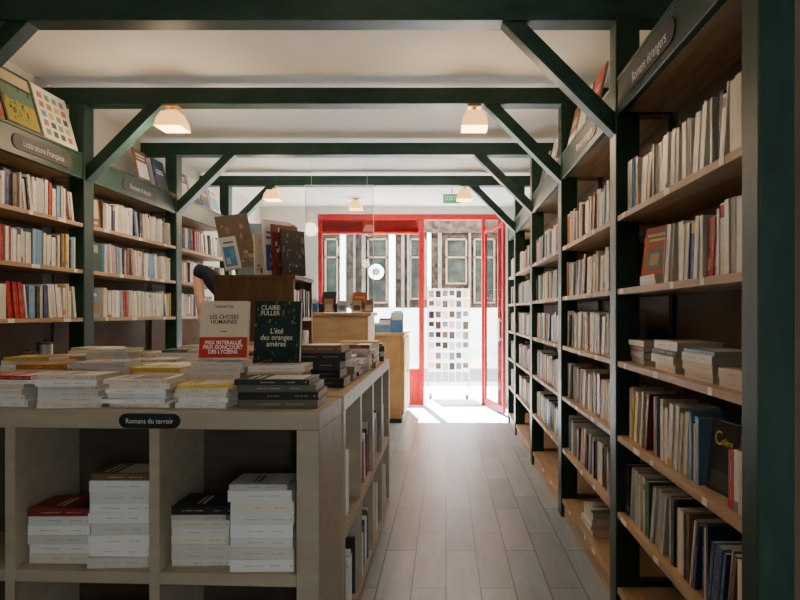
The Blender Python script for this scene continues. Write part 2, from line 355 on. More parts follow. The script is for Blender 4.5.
for r in range(5):
    fill_row('right',2.745,3.87,ZR[r],10+r,(RN[2],ROWW[r]),xf,.17,.225,.10+.06*r,.35,.01 if r<4 else .04)
for b_ in (3,4,5):
    for r in range(5): fill_row('right',RB[b_][0]+.01,RB[b_][1]-.01,ZR[r],30+b_*7+r,(RN[b_],ROWW[r]),xf,.17,.222,.20,.25,.01)
xl=XL-.03
for b_ in range(3):
    for r in range(3):
        ya=LB[b_][0]+.01+(.16 if b_==1 else 0)
        fill_row('left',ya,LB[b_][1]-.01,ZLf[r],370+b_*7+r,(LN[b_],ROWW[r]),xl,.165,.215,.06+.15*(b_==2),.3,.008,zmax=.25)
# ------------------------------------------------------------------ the book island
CX,CY,RZ=-.41,1.94,-.045
fu=thing('cube_shelf','beige cube shelf facing the viewer, white book stacks inside, sign on top edge','shelf unit',(CX,CY,0),(0,0,RZ))
D=.33; XE=-1.56
tb=B('top_board',(XE,0,0,D,.94,1.0),M['beige'],fu,False,.003)
B('bottom_board',(XE,0,0,D,0,.045),M['beige'],fu,False,.003)
B('side_panel',(-.075,0,0,D,.045,.94),M['beige'],fu,False,.003); B('side_panel',(XE,XE+.05,0,D,.045,.94),M['beige'],fu,False,.003)
for x in (-.565,-1.055): B('divider',(x,x+.035,.003,D,.045,.94),M['beige'],fu,False,.002)
for x0,x1 in ((-.53,-.075),(-1.02,-.565),(XE+.05,-1.055)): B('shelf_board',(x0,x1,.003,D,.43,.47),M['beige'],fu,False,.002)
B('back_panel',(XE+.02,-.02,D,D+.012,.03,.98),M['beigeshade'],fu,False)
mt=basis(*AX['cam'],(-.56,-.0005,.967)); obj('sign_plate',plate_bm(.205,.048,.004,mt),M['plate'],tb,False)
mt=basis(*AX['cam'],(-.56,-.0047,.966)); obj('lettering',text_bm('Romans du terroir',.0235,mt,.9),M['white'],tb,False)
su=thing('cube_shelf','beige cube shelf facing the aisle with books in its open cubbies','shelf unit',(-.565,2.31,0))
Y0,Y1=2.31,4.18; xa,xb=-.735,-.392
B('top_board',(xa,xb,Y0,Y1,.94,1.0),M['beige'],su,bevel=.003); B('bottom_board',(xa,xb,Y0,Y1,0,.045),M['beige'],su,bevel=.003)
cw=(Y1-Y0-.045*5)/4; ys=[Y0+k*(cw+.045) for k in range(5)]
for k,y in enumerate(ys): B('side_panel' if k in (0,4) else 'divider',(xa,xb-.002,y,y+.045,.045,.94),M['beige'],su,bevel=.002)
for k in range(4): B('shelf_board',(xa,xb-.003,ys[k]+.045,ys[k+1],.43,.47),M['beige'],su,bevel=.002)
B('back_panel',(xa-.012,xa,Y0,Y1,.02,.98),M['beigeshade'],su)
dt=thing('display_table','beige display table behind the cube shelves, covered with flat books','table',(-1.35,3.3,0))
B('table_top',(-1.96,-.752,2.40,4.2,.95,1.0),M['beige'],dt,bevel=.003)
for x in (-1.94,-.82):
    for y in (2.44,4.13): B('leg',(x,x+.05,y,y+.05,0,.95),M['beige'],dt)
for k in range(4):
    for r,z in enumerate((.4705,.0455)):
        fill_row('left',ys[k]+(.16 if r==0 else .08),ys[k+1]-.012,z,200+k*3+r,("table's aisle side",('upper ','lower ')[r]+ordn(k+1)+' cubby'),xb-(.02 if r==0 else .010),.19,.28,.5,.35,.03,dep=.16)
def fr(x): return CY+.04+(CX-x)*.045
ZT=1.0008
stack('leftmost red-topped stack, table front row',-1.625,fr(-1.5),ZT,same(4,.018,.21,.15,'cream')+[(.012,.222,.16,'white'),(.014,.21,.15,'red')],1,rs=.09,slop=.012)
stack('second stack from left, table front row',-1.382,fr(-1.35),ZT,same(5,.019,.21,.15,'ivory')+[(.016,.21,.145,'cream')],2,rs=.09,slop=.014)
stack('white stack left of the table sign, front row',-1.14,fr(-1.1),ZT,same(5,.017,.21,.155,'white')+[(.014,.21,.155,'cream')],3,rs=.09,slop=.014)
stack('low yellow-topped stack above the sign, front row',-.902,fr(-.9),ZT,same(4,.015,.185,.14,'cream')+[(.014,.18,.14,'yellow')],4,rs=.09,slop=.010)
stack('dark stack at the near right table corner',-.70,fr(-.7),ZT,[(.030,.265,.175,'olive'),(.026,.265,.175,'black'),(.022,.262,.172,'olive'),(.018,.25,.17,'black')],5,rs=.03)
z1=stack('stack under the red-banded standing book',-.99,2.31,ZT,same(6,.020,.21,.15,'white'),6,rs=.03)
z2=stack('stack under the dark standing book',-.775,2.31,ZT,same(5,.024,.23,.16,'ivory'),7,rs=.03)
stack('dark stack right of the standing books',-.70,2.555,ZT,same(4,.036,.27,.17,'black')+[(.03,.26,.17,'brown')],8)
stack('low stack behind the leftmost front stack',-1.70,2.36,ZT,same(5,.02,.21,.15,'white')+[(.02,.2,.15,'orange')],9,vis=.5,rs=.09)
stack('second stack from left, table second row',-1.46,2.34,ZT,same(5,.022,.21,.15,'cream')+[(.02,.2,.15,'pale grey')],10,vis=.5,rs=.09)
stack('stack left of the red-banded standing book',-1.22,2.32,ZT,same(5,.018,.2,.14,'cream')+[(.02,.2,.14,'yellow')],11,vis=.5,rs=.09)
rng=random.Random(77)
rown={0:'third table row',1:'fourth table row',2:'fifth table row',3:'sixth table row'}
tops=['yellow','cream','light blue','white','brown','orange','ivory','cream','pale grey','dark red','cream','white','green','yellow','ivory','white','navy blue','cream','pink','white']
for r,y in enumerate((2.58,2.80,3.03,3.27)):
    for k in range(5):
        x=-1.93+k*.237
        if r==3 and k<1: continue
        n=rng.randint(4,6)
        stack(f"{ordn(k+1)} low stack from left, {rown[r]}",x,y+rng.uniform(0,.04),ZT,same(n,.020+.001*r,.2,.145,rng.choice(['white','cream','ivory']),seed=k*7+r)+[(.015,.2,.145,tops[r*5+k])],100+r*10+k,rng.uniform(-.06,.06),vis=.12,rs=.08)
for k,(y,n,cn) in enumerate(((2.80,3,'olive'),(3.02,2,'navy blue'),(3.24,4,'pale grey'),(3.48,3,'brown'),(3.72,4,'cream'),(3.95,3,'black'))):
    stack(f"{ordn(k+1)} stack from near, aisle edge of table top",-.665,y,ZT,same(n,.03,.25,.17,cn,seed=k)+[(.02,.24,.165,('cream','white','dark red','pale grey','yellow','brown')[k])],140+k)
zc=.4708
def cub(x): return fr(x)+.01
def wide(n,t,h,d,cn,seed):
    return [(a,h*random.Random(seed+i).uniform(.955,1),c,e) for i,(a,b,c,e) in enumerate(same(n,t,h,d,cn,seed=seed))]
stack('left stack in the left cubby',-1.414,cub(-1.3)+.0,zc,wide(5,.033,.214,.15,'white',2)+[(.026,.212,.15,'dark red')],21,slop=.003,rs=.02)
stack('tall right stack in the left cubby',-1.190,cub(-1.1)-.02,zc,wide(8,.035,.207,.15,'white',3)+[(.022,.203,.145,'brown')],22,slop=.005,rs=.04)
stack('left stack in the right cubby',-.922,cub(-.8)+.005,zc,wide(6,.025,.200,.145,'ivory',4)+same(1,.022,.195,.14,'pale grey')+[(.028,.202,.15,'black')],23,slop=.003,rs=.02)
stack('tall white stack in the right cubby',-.712,cub(-.6)-.03,zc,wide(7,.037,.213,.15,'white',5)+[(.018,.19,.14,'pale grey')],24,slop=.004,rs=.04)
stack('stack in the lower right cubby',-.76,cub(-.6),.046,same(8,.03,.22,.15,'cream'),25,vis=.1)
stack('stack in the lower left cubby',-1.25,cub(-1.1),.046,same(8,.03,.22,.15,'white'),26,vis=.1)
g='lying books in the third row, nearest right bookcase'
RH=-PI/2
stack('small stack beside the green post, third row right',XR+.03,2.37,ZR[2]+.0005,same(3,.024,.2,.14,'brown')+[(.02,.19,.14,'cream')],31,RH,g)
stack('middle pile, third row right',XR+.035,2.06,ZR[2]+.0005,same(2,.028,.23,.15,'ivory')+[(.02,.22,.15,'black'),(.03,.235,.16,'white')],32,RH,g)
stack('nearer pale pile, third row right',XR+.03,1.76,ZR[2]+.0005,same(3,.026,.22,.15,'white')+[(.012,.22,.15,'light blue')],33,RH,g)
stack('pile beside the closest post, third row right',XR+.03,1.54,ZR[2]+.0005,same(2,.026,.19,.13,'cream'),34,RH,g)
zz=stack('small pile under the red facing cover',XR+.03,2.24,ZR[1]+.0005,same(2,.02,.19,.13,'white'),35,RH,'lying books in the second row, nearest right bookcase')
stack('pale pile, bottom row, second right bookcase',XR+.03,3.2,ZR[5]+.0005,same(4,.03,.22,.15,'cream'),36,RH)
stack('leaflet pile on the low wooden cabinet',-.88,7.3,1.0855,same(3,.03,.25,.18,'light blue')+[(.02,.24,.18,'white')],51)
stack('pile at the far end of the low wooden cabinet',-.86,7.75,1.0855,same(5,.03,.24,.18,'white')+[(.02,.24,.18,'navy blue')],52)
stack('book pile at the aisle end of the sales counter',-1.02,6.39,1.3255,same(3,.025,.21,.15,'white')+[(.02,.2,.15,'dark red')],53)
stack('book pile at the left end of the sales counter',-1.62,6.28,1.3255,same(4,.03,.2,.15,'cream')+[(.02,.2,.15,'light blue')],54)
DX1,DY0,DY1=-.918,3.62,4.12
for r,z in enumerate((1.0275,1.2905)): fill_row('left',DY0+.025,DY1-.025,z,500+r,("display cabinet's aisle side",('lower row','upper row')[r]),DX1-.006,.15,.20,.45,.3,.0,dep=.12)
BOOKS.sort(key=lambda s:-s['size']); NIND=295
for s in BOOKS[:NIND]:
    put_book('paperback',s['label'],s['group'],s['loc'],s['rot'],s['t'],s['h'],s['d'],s['cn'],random.Random(s['seed']),s['art'],s['parts'],band=s['band'])
big=nb()
for s in BOOKS[NIND:]:
    b=book_bm(s['t'],s['h'],s['d'],s['cn'],random.Random(s['seed']),s['art'],fine=False,band=s['band'])
    bmesh.ops.transform(b,matrix=Matrix.Translation(s['loc'])@Euler(s['rot']).to_matrix().to_4x4(),verts=b.verts)
    me=bpy.data.meshes.new('x'); b.to_mesh(me); b.free(); big.from_mesh(me); bpy.data.meshes.remove(me)
tag(obj('small_paperbacks',big,M['book']),'mass of the small, thin or distant paperbacks filling the shelves','books',None,'stuff')
# ------------------------------------------------------------------ covers facing out
def faceout(label,loc,h,d,t,cn,art,rz,lean,texts=(),group=None,seed=0,name='book'):
    rng=random.Random(seed); o=put_book(name,label,group,loc,(0,0,0),t,h,d,cn,rng,art)
    o.rotation_mode='XYZ'; o.rotation_euler=(0,-lean,rz)
    cover=[c for c in o.children if c.name.startswith('cover')][0]
    for txt,sz,u,v,mk,sh in texts:
        m=basis((0,1,0),(0,0,1),(t/2+(.0155 if isinstance(art,list) and len(art)>60 else .0025),u*d,v*h)); obj('lettering',text_bm(txt,sz,m,.9,shear=sh,bold=.0006 if mk=='white' else .0003),M[mk],cover,False)
    return o
rd=(.48,.035,.02)
faceout('cream book with an orange-red prize band standing on a stack, cover facing out',(-.985,2.40,z1+.004),.235,.19,.026,'cream',[(0,1,0,1,(.68,.60,.45)),(.0,1,.03,.38,rd)],-PI/2+.03,.12,
        [('KARINE TUIL',.014,.5,.90,'black',0),('LES CHOSES\nHUMAINES',.024,.5,.68,'black',0),('roman',.011,.5,.48,'black',0),('PRIX INTERALLIÉ\nPRIX GONCOURT\nDES LYCÉENS',.0215,.5,.205,'white',0)],seed=3)
r_=random.Random(8); art=[(.0,1,.0,1,(.010,.026,.024))]
for i in range(110):
    u=r_.uniform(.0,.94); v=r_.uniform(.0,.95); w_=r_.uniform(.015,.05); art.append((u,min(1,u+w_),v,min(1,v+r_.uniform(.015,.07)),r_.choice([(.02,.10,.05),(.05,.17,.06),(.10,.18,.05),(.30,.17,.04),(.36,.06,.04),(.012,.065,.06),(.20,.20,.06),(.02,.05,.03)])))
art.append((.10,.92,.18,.62,(.010,.030,.028)))
faceout('dark green flowered book with pale lettering standing beside the red-banded book',(-.765,2.40,z2+.004),.245,.185,.034,'black',art,-PI/2-.05,.12,
        [('CLAIRE\nFULLER',.026,.36,.84,'cream',0),("L'été\ndes oranges\namères",.030,.51,.40,'cream',.12)],seed=5)
faceout('orange-red cover facing out in the second row of the nearest right bookcase',(XR+.075,2.50,zz+.005),.2,.15,.02,'orange',[(0,1,0,1,(.50,.09,.03)),(.2,.8,.12,.55,(.16,.22,.30)),(.3,.65,.2,.45,(.6,.42,.25)),(.1,.9,.8,.86,(.75,.68,.5)),(.2,.8,.7,.75,(.75,.68,.5))],PI+.35,.15,seed=6)
faceout('black book with yellow lettering facing out, fourth row near right',(XR+.06,1.83,ZR[3]+.004),.21,.14,.022,'black',[(0,1,0,1,(.015,.015,.018)),(.1,.9,.05,.3,(.06,.06,.07))],PI+.12,.1,[('C',.06,.3,.75,'yellow',0),('olère',.03,.62,.72,'yellow',0)],seed=7)
lg='books facing out at the near end of the second left bookcase'
for z,nm,cn,ar in ((ZLf[0],'brown and cream cover facing out, top row, second left bookcase','brown',[(.1,.9,.3,.95,(.5,.42,.3)),(.2,.8,.1,.2,(.6,.5,.3))]),
                (ZLf[1],'dark green landscape cover facing out, second row, second left bookcase','green',[(.05,.95,.05,.6,(.04,.08,.05)),(.1,.9,.65,.9,(.35,.4,.3))]),
                (ZLf[2],'blue and tan cover facing out, third row, second left bookcase','light blue',[(.1,.9,.1,.5,(.35,.25,.12)),(.2,.8,.7,.8,(.8,.8,.75))])):
    faceout(nm,(XL-.07,4.01,z+.004),.2,.135,.018,cn,ar,-.15,.1,(),lg,seed=int(z*100))
tg='picture books standing on top of the left bookcases'
zt=LEDGE+.002
faceout('red and pink picture book standing at the far left on the bookcase top',(XL-.03,2.95,zt),.33,.27,.012,'pink',[(.0,1,.0,1,(.42,.16,.10)),(.05,.95,.05,.55,(.30,.06,.04)),(.15,.85,.7,.9,(.62,.5,.4))],-.0,.27,(),tg,seed=1)
r_=random.Random(4); art=[(0,1,0,1,(.05,.05,.035)),(.06,.94,.05,.45,(.38,.32,.06)),(.06,.94,.45,.7,(.12,.2,.14)),(.06,.94,.75,.95,(.5,.42,.25))]
for i in range(30):
    u=r_.uniform(.06,.88); v=r_.uniform(.06,.64); art.append((u,u+r_.uniform(.015,.06),v,v+r_.uniform(.02,.11),r_.choice([(.03,.03,.03),(.45,.35,.1),(.2,.24,.08),(.5,.16,.05),(.08,.12,.06)])))
faceout('dark yellow landscape picture book standing on the left bookcase top',(XL-.03,3.235,zt),.345,.29,.012,'black',art,0,.27,(),tg,seed=2)
art=[(0,1,0,1,(.72,.68,.58))]+[(.10+.21*i,.24+.21*i,.10+.17*j,.21+.17*j,random.Random(i*5+j).choice([(.14,.24,.30),(.38,.16,.08),(.45,.38,.14),(.16,.26,.16),(.06,.06,.06),(.27,.18,.26)])) for i in range(4) for j in range(5)]
faceout('cream picture book with a grid of coloured shapes on the left bookcase top',(XL-.03,3.54,zt),.34,.32,.012,'white',art,0,.27,(),tg,seed=3)
for k,(y,cn) in enumerate(((4.62,'brown'),(4.92,'navy blue'),(5.36,'dark red'),(5.60,'cream'),(5.84,'brown'),(6.1,'white'))):
    faceout(f'{cn} picture book, {ordn(k+1)} from near on the farther left bookcase tops',(XL-.03,y,zt),.25,.20,.012,cn,'auto',0,.22,(),tg,seed=10+k)
for k,(y,cn) in enumerate(((3.84,'brown'),(3.58,'cream'),(3.3,'red'),(4.6,'ivory'),(5.0,'dark red'))):
    faceout(f'{cn} picture book standing on the {"second" if k<3 else "third"} right bookcase top',(XR+.03,y,zt),.27,.22,.012,cn,'auto',PI,.22,(),'picture books on top of the right bookcases',seed=20+k)
# ------------------------------------------------------------------ display cabinet on the table
dc=thing('display_cabinet','brown wooden display cabinet standing on the book table, tilted books on top','cabinet',(-1.16,3.6,1.001))
x0,x1,y0,y1,z0,z1_=-1.40,DX1,DY0,DY1,1.001,1.55
B('top_board',(x0-.01,x1+.01,y0-.01,y1,z1_-.025,z1_),M['oak'],dc,bevel=.003); B('bottom_board',(x0,x1,y0,y1,z0,z0+.026),M['oak'],dc)
B('side_panel',(x0,x0+.02,y0,y1,z0+.026,z1_-.025),M['oak'],dc)
B('front_panel',(x0+.02,x1,y0,y0+.02,z0+.026,z1_-.025),M['oak'],dc); B('end_panel',(x0+.02,x1,y1-.02,y1,z0+.026,z1_-.025),M['oak'],dc)
B('back_panel',(x1-.20,x1-.185,y0+.02,y1-.02,z0+.026,z1_-.025),M['oak'],dc); B('shelf_board',(x1-.185,x1-.002,y0+.02,y1-.02,1.268,1.29),M['oak'],dc)
zt2=z1_+.0015
cg='tall books standing on the display cabinet'
def patch(seed,base,cols,n):
    r=random.Random(seed); a=[(0,1,0,1,base)]
    for i in range(n):
        u=r.uniform(.04,.88); v=r.uniform(.05,.88); a.append((u,min(.97,u+r.uniform(.03,.14)),v,min(.96,v+r.uniform(.02,.12)),r.choice(cols)))
    return a
ar=patch(9,(.17,.12,.08),[(.27,.20,.13),(.36,.27,.17),(.12,.08,.05),(.42,.34,.22)],24)+[(0,.5,.0,.6,(.70,.68,.64)),(.06,.40,.06,.42,(.07,.24,.46)),(.1,.22,.1,.22,(.5,.55,.55)),(.25,.36,.2,.36,(.15,.36,.5)),(.1,.4,.48,.51,(.1,.1,.12))]
o=faceout('large brown album with a blue and white corner leaning steeply, display cabinet',(-1.375,3.74,zt2+.03),.36,.20,.016,'pale grey',ar,-PI/2,.25,(),cg,31,'album')
o.rotation_euler=(.20,-.24,-PI/2+.30)
for k,(x,y,h,w_,cn,rz,nm,ar) in enumerate((
   (-1.19,3.95,.36,.20,'brown',-PI/2+.45,'brown patterned cover half hidden behind the leaning album, display cabinet',patch(1,(.22,.14,.08),[(.42,.33,.22),(.12,.07,.04),(.5,.2,.1)],30)),
   (-1.175,3.685,.25,.15,'cream',-.80,'small cream cover in front of the navy book, display cabinet',patch(12,(.60,.52,.38),[(.42,.33,.22),(.3,.1,.05),(.5,.42,.3)],20)),
   (-1.120,3.69,.345,.20,'white',-.74,'tall white and navy book turned to the aisle, display cabinet',[(0,1,0,1,(.66,.64,.60)),(.08,.92,.08,.55,(.04,.10,.26)),(.15,.4,.15,.25,(.10,.2,.4)),(.5,.85,.3,.48,(.02,.05,.14)),(.2,.5,.3,.4,(.5,.3,.1)),(.1,.9,.65,.70,(.10,.12,.2)),(.1,.7,.75,.79,(.10,.12,.2))]),
   (-1.065,3.69,.315,.19,'dark red',-.70,'dark red picture book turned to the aisle, display cabinet',patch(3,(.17,.035,.03),[(.5,.36,.2),(.35,.08,.05),(.6,.5,.35),(.08,.02,.02)],26)),
   (-1.010,3.69,.285,.18,'black',-.66,'black patterned book at the right end of the display cabinet',patch(4,(.025,.025,.028),[(.12,.12,.13),(.3,.22,.14),(.06,.08,.10)],22)),
   (-1.395,4.02,.37,.17,'light blue',-PI/2+.1,'light blue cover standing behind the album, display cabinet',patch(5,(.26,.38,.48),[(.6,.58,.5),(.1,.2,.3)],16)))):
    faceout(nm,(x,y,zt2+.003),h,w_,.014,cn,ar,rz,.06,(),cg,32+k,'album')
# ------------------------------------------------------------------ counter, cabinet and things on them
ct=thing('counter','warm pine sales counter behind the book table','counter',(-1.2,6.3,0))
B('body',(-1.64,-.78,6.02,6.55,0,1.29),M['pine'],ct,bevel=.004); B('counter_top',(-1.67,-.75,5.99,6.58,1.29,1.325),M['honey'],ct,bevel=.005)
for x in (-1.64,-1.36,-1.08): B('front_panel',(x+.02,x+.26,6.008,6.02,.08,1.25),M['pine'],ct,bevel=.003)
lc=thing('low_cabinet','honey wooden cabinet at the aisle end of the counter near the door','cabinet',(-.73,7.6,0))
B('body',(-.92,-.51,7.15,8.2,.06,1.05),M['honey'],lc,bevel=.004); B('top_board',(-.94,-.49,7.12,8.22,1.05,1.085),M['pine'],lc,bevel=.004); B('plinth',(-.90,-.53,7.18,8.18,0,.06),M['plastic'],lc)
for k in range(2):
    dr=B('door',(-.51,-.495,7.18+k*.5,7.64+k*.5,.1,1.02),M['honey'],lc,bevel=.003); B('knob',(-.495,-.475,7.58+k*.14,7.60+k*.14,.58,.60),M['brass'],dr)
B('front_panel',(-.89,-.54,7.138,7.15,.1,1.02),M['honey'],lc,bevel=.003)
sc=thing('acrylic_screen','clear acrylic sheet hanging from the ceiling in front of the counter','screen',(-.93,5.93,1.36))
B('sheet',(-1.39,-.72,5.926,5.932,1.36,2.58),M['acrylic'],sc)
bm=nb()
for xx in (-1.394,-.72): box(bm,xx,xx+.005,5.925,5.933,1.36,2.58)
box(bm,-1.394,-.715,5.925,5.933,2.58,2.585); obj('edge_strip',bm,M['label'],sc)
bm=nb()
for xx in (-1.33,-.78): box(bm,xx-.002,xx+.002,5.927,5.931,2.585,CEIL-.0005)
obj('cord',bm,M['steel'],sc)
rg=thing('cash_register','dark cash register with a tilted screen on the pine counter','cash register',(-1.22,6.36,1.326))
B('drawer',(-.13,.09,-.12,.12,0,.09),M['plastic'],rg,False,.006)
bm=nb(); prism(bm,[(-.05,.09),(-.02,.09),(.03,.22),(.0,.22)],'x',-.09,.06); obj('screen',bm,M['plastic'],rg,False,.003)
for k,(x,y,h,c1,c2,nm) in enumerate(((-.91,6.12,.12,(.62,.55,.40),(.18,.09,.05),'low cream greeting card in front of the orange book, counter'),(-.80,6.2,.13,(.3,.16,.08),(.6,.5,.35),'small brown card standing at the counter end'),(-1.06,6.10,.12,(.7,.68,.62),(.2,.3,.4),'small white and blue card standing beside the cash register'),(-1.19,6.08,.14,(.60,.30,.12),(.7,.62,.5),'tan card standing before the cash register'))):
    o=thing('greeting_card',nm,'card',(x,y,1.3262)); bm=nb(); hw=.045
    box(bm,-hw,hw,0,.003,0,h,c1); quad(bm,[(-hw+.012,-.0006,.02),(hw-.012,-.0006,.02),(hw-.012,-.0006,h*.6),(-hw+.012,-.0006,h*.6)],c2); obj('front_leaf',bm,M['book'],o,False)
    bm=nb(); prism(bm,[(.003,h),(.006,h),(.06,0),(.056,0)],'x',-hw,hw,c1); obj('back_leaf',bm,M['book'],o,False)
faceout('upright orange-red book standing on the sales counter',(-.98,6.30,1.329),.21,.15,.018,'orange',[(0,1,0,1,(.55,.13,.03)),(.15,.85,.15,.5,(.2,.08,.04)),(.15,.85,.7,.78,(.7,.6,.4))],-PI/2,.1,seed=61)
faceout('upright navy book standing at the left part of the sales counter',(-1.62,6.10,1.329),.2,.14,.018,'navy blue',[(.1,.9,.1,.5,(.2,.35,.5)),(.2,.8,.7,.78,(.7,.7,.6))],-PI/2,.1,seed=62)
lh=thing('leaflet_holder','blue leaflet holder with pale leaflets on the low wooden cabinet','leaflet holder',(-.59,7.16,1.086))
bm=nb(); box(bm,-.075,.075,0,.006,0,.15); box(bm,-.075,-.069,.006,.09,0,.2); box(bm,.069,.075,.006,.09,0,.2); box(bm,-.075,.075,.09,.096,0,.24); box(bm,-.069,.069,.006,.09,0,.006); obj('body',bm,M['blue'],lh,False)
bm=nb()
for k in range(4): box(bm,-.06+.005*k,.06,.015+.018*k,.022+.018*k,.0065,.20+.02*k)
obj('leaflets',bm,M['label'],lh,False)
bx=thing('card_box','small open blue box of cards on the counter by the register','box',(-1.36,6.08,1.326))
bm=nb(); box(bm,-.06,.06,-.05,-.045,0,.09); box(bm,-.06,.06,.045,.05,0,.12); box(bm,-.06,-.055,-.045,.045,0,.1); box(bm,.055,.06,-.045,.045,0,.1); box(bm,-.055,.055,-.045,.045,0,.005); obj('body',bm,M['blue'],bx,False)
bm=nb()
for k in range(5): box(bm,-.05,.05,-.035+.016*k,-.031+.016*k,.0055,.125+.006*(k%3))
obj('cards',bm,M['label'],bx,False)
for k,(y,nm) in enumerate(((3.48,'small glass pot alone below the nearest left bookcase rows'),(3.62,'taller glass pot below the nearest left bookcase rows'))):
    o=thing('glass_pot',nm,'pot',(XL-.08,y,ZLf[3]+.0005)); bm=nb(); h=.11+.05*k
    lathe(bm,[(.036,0),(.042,.01),(.042,h),(.038,h),(.038,.012)],20); obj('body',bm,M['steel'],o,False)
    bm=nb(); lathe(bm,[(.043,h+.0005),(.043,h+.012),(.008,h+.016),(.01,h+.03)],20); obj('lid',bm,M['oak'],o,False)
# ------------------------------------------------------------------ lamps, exit sign
def lamp(x,y,z,label,power):
    o=thing('ceiling_lamp',label,'lamp',(x,y,z),group='ceiling lamps with glass shades')
    bm=nb(); box(bm,-.045,.045,-.035,.035,-.012,0); obj('mount',bm,M['brass'],o,False,.003)
    bm=nb(); lathe(bm,[(.014,-.030),(.014,-.012)],12); obj('stem',bm,M['brass'],o,False)
    bm=nb(); lathe(bm,[(.040,-.030),(.060,-.046)],4,ang0=PI/4); obj('cap',bm,M['shade'],o,False)
    bm=nb(); a0=PI/4
    pr=[(.062,-.046),(.074,-.046),(.108,-.10),(.120,-.150),(.112,-.150),(.100,-.10)]
    rings=[[bm.verts.new((r*math.cos(a0+i*PI/2),r*math.sin(a0+i*PI/2),z_)) for i in range(4)] for r,z_ in pr]
    for q in range(6):
        A=rings[q];C=rings[(q+1)%6]
        for i in range(4): paint(bm,[bm.faces.new((A[i],A[(i+1)%4],C[(i+1)%4],C[i]))],W1)
    bmesh.ops.recalc_face_normals(bm,faces=bm.faces); obj('shade',bm,M['shade'],o,False)
    bm=nb(); lathe(bm,[(.012,-.047),(.02,-.065),(.032,-.09),(.028,-.11),(.01,-.122)],14); obj('bulb',bm,M['bulb'],o,False)
    li=bpy.data.lights.new('lamp_light','POINT'); li.energy=power; li.color=(1,.74,.46); li.shadow_soft_size=.09
    lo=bpy.data.objects.new('lamp_light',li); COL.objects.link(lo); lo.parent=o; lo.location=(0,0,-.25)
    return o
lamp(-1.79,3.93,2.6745,'lit lamp under the second beam, left, above the left bookcase end',22)
lamp(.185,3.93,2.6745,'lit lamp under the second beam, above the aisle',22)
lamp(-1.88,6.515,2.6945,'small lit lamp under the farthest beam, left, beyond the display cabinet',12)
lamp(.20,6.515,2.6945,'small lit lamp under the farthest beam, above the aisle',12)
lamp(-1.20,8.0,CEIL-.001,'farthest lit lamp, on the ceiling before the shop window',8)
lamp(-1.2,1.5,CEIL-.001,'added fill lamp on the ceiling above the view, left',2.5)  # unseen lamp, added to fill the near part of the room
lamp(-.35,1.9,CEIL-.001,'added fill lamp on the ceiling above the view, right',5)  # unseen lamp, added to light the right shelf fronts and sign
es=thing('exit_sign','small green exit sign hanging under the ceiling before the door','sign',(.07,7.2,2.635))
B('box',(-.105,.105,-.02,.02,-.0,.11),M['exit'],es,False,.004); B('bracket',(-.008,.008,-.008,.008,.11,.2145),M['steel'],es,False)
obj('lettering',text_bm('SORTIE',.078,basis(*AX['cam'],(0,-.0215,.055)),.68),M['white'],es,False)
# ------------------------------------------------------------------ person behind the display cabinet
def skin(name,vs,es_,rad,mat,parent,sub=2):
    me=bpy.data.meshes.new(name); me.from_pydata(vs,es_,[]); o=bpy.data.objects.new(name,me); COL.objects.link(o); o.parent=parent; me.materials.append(mat)
    o.modifiers.new('skin','SKIN'); 
    sv=me.skin_vertices[0].data
    for i,r in enumerate(rad): sv[i].radius=(r if isinstance(r,tuple) else (r,r)); sv[i].use_root=(i==0)
    md=o.modifiers.new('sub','SUBSURF'); md.levels=sub; md.render_levels=sub
    o.modifiers['skin'].use_smooth_shade=True
    return o
pr=thing('person','person in a navy top behind the display cabinet, one bent arm raised','person',(-1.53,4.60,0),(0,0,0))
vs=[(0,0,.98),(0,0,1.12),(0,-.01,1.34),(0,0,1.50),(0,.01,1.56),(0,.03,1.63),(0,.025,1.70),(0,.015,1.745)]
rad=[(.14,.11),(.125,.1),(.15,.11),(.075,.07),.052,(.066,.08),(.076,.09),(.05,.06)]
E=[(i,i+1) for i in range(7)]
def add(p,r,a): vs.append(p); rad.append(r); E.append((a,len(vs)-1)); return len(vs)-1
add((0,.125,1.635),.012,5)
ARM={-1:((-.17,-.005,1.49),(-.375,.0,1.655),(-.335,-.05,1.415),(-.315,-.07,1.35)),1:((.17,-.005,1.46),(.235,0,1.2),(.2,.22,1.13),(.19,.29,1.14))}
for s in (-1,1):
    A=ARM[s]
    a=add(A[0],.055,3); b=add(A[1],.050,a); c=add(A[2],.036,b); p=add(A[3],(.026,.038),c)
    dv=(Vector(A[3])-Vector(A[2])).normalized()
    for dx,dl in ((-.027,.062),(-.009,.075),(.009,.07),(.027,.055)):
        P=Vector(A[3])+dv*.04+Vector((dx,0,0)); q=add(tuple(P),.0095,p); P=P+dv*dl*.5+Vector((dx*.1,0,-.004)); q=add(tuple(P),.0085,q); P=P+dv*dl*.35+Vector((0,.006,-.014)); add(tuple(P),.0075,q)
    P=Vector(A[3])+Vector((-s*.04,0,.01)); q=add(tuple(P),.011,p); add(tuple(P+dv*.035+Vector((-s*.018,0,0))),.009,q)
    h=add((s*.09,0,.9),.09,0); kx=add((s*.1,.015,.5),.058,h); an=add((s*.1,-.01,.09),.04,kx); add((s*.11,.13,.04),.035,an)
    add((s*.083,.02,1.64),.014,5)
skin('body',vs,E,rad,M['skin'],pr)
vs=[(0,0,.94),(0,0,1.12),(0,-.01,1.34),(0,0,1.485)]; rad=[(.152,.122),(.14,.115),(.165,.125),(.09,.085)]; E=[(0,1),(1,2),(2,3)]
a=add((-.17,-.005,1.49),.085,3); b=add((-.365,.0,1.67),.080,a); add((-.356,-.018,1.56),.066,b)
a=add((.17,-.005,1.46),.067,3); add((.218,.0,1.29),.058,a)
skin('shirt',vs,E,rad,M['navy'],pr)
vs=[(0,0,.99)]; rad=[(.15,.12)]; E=[]
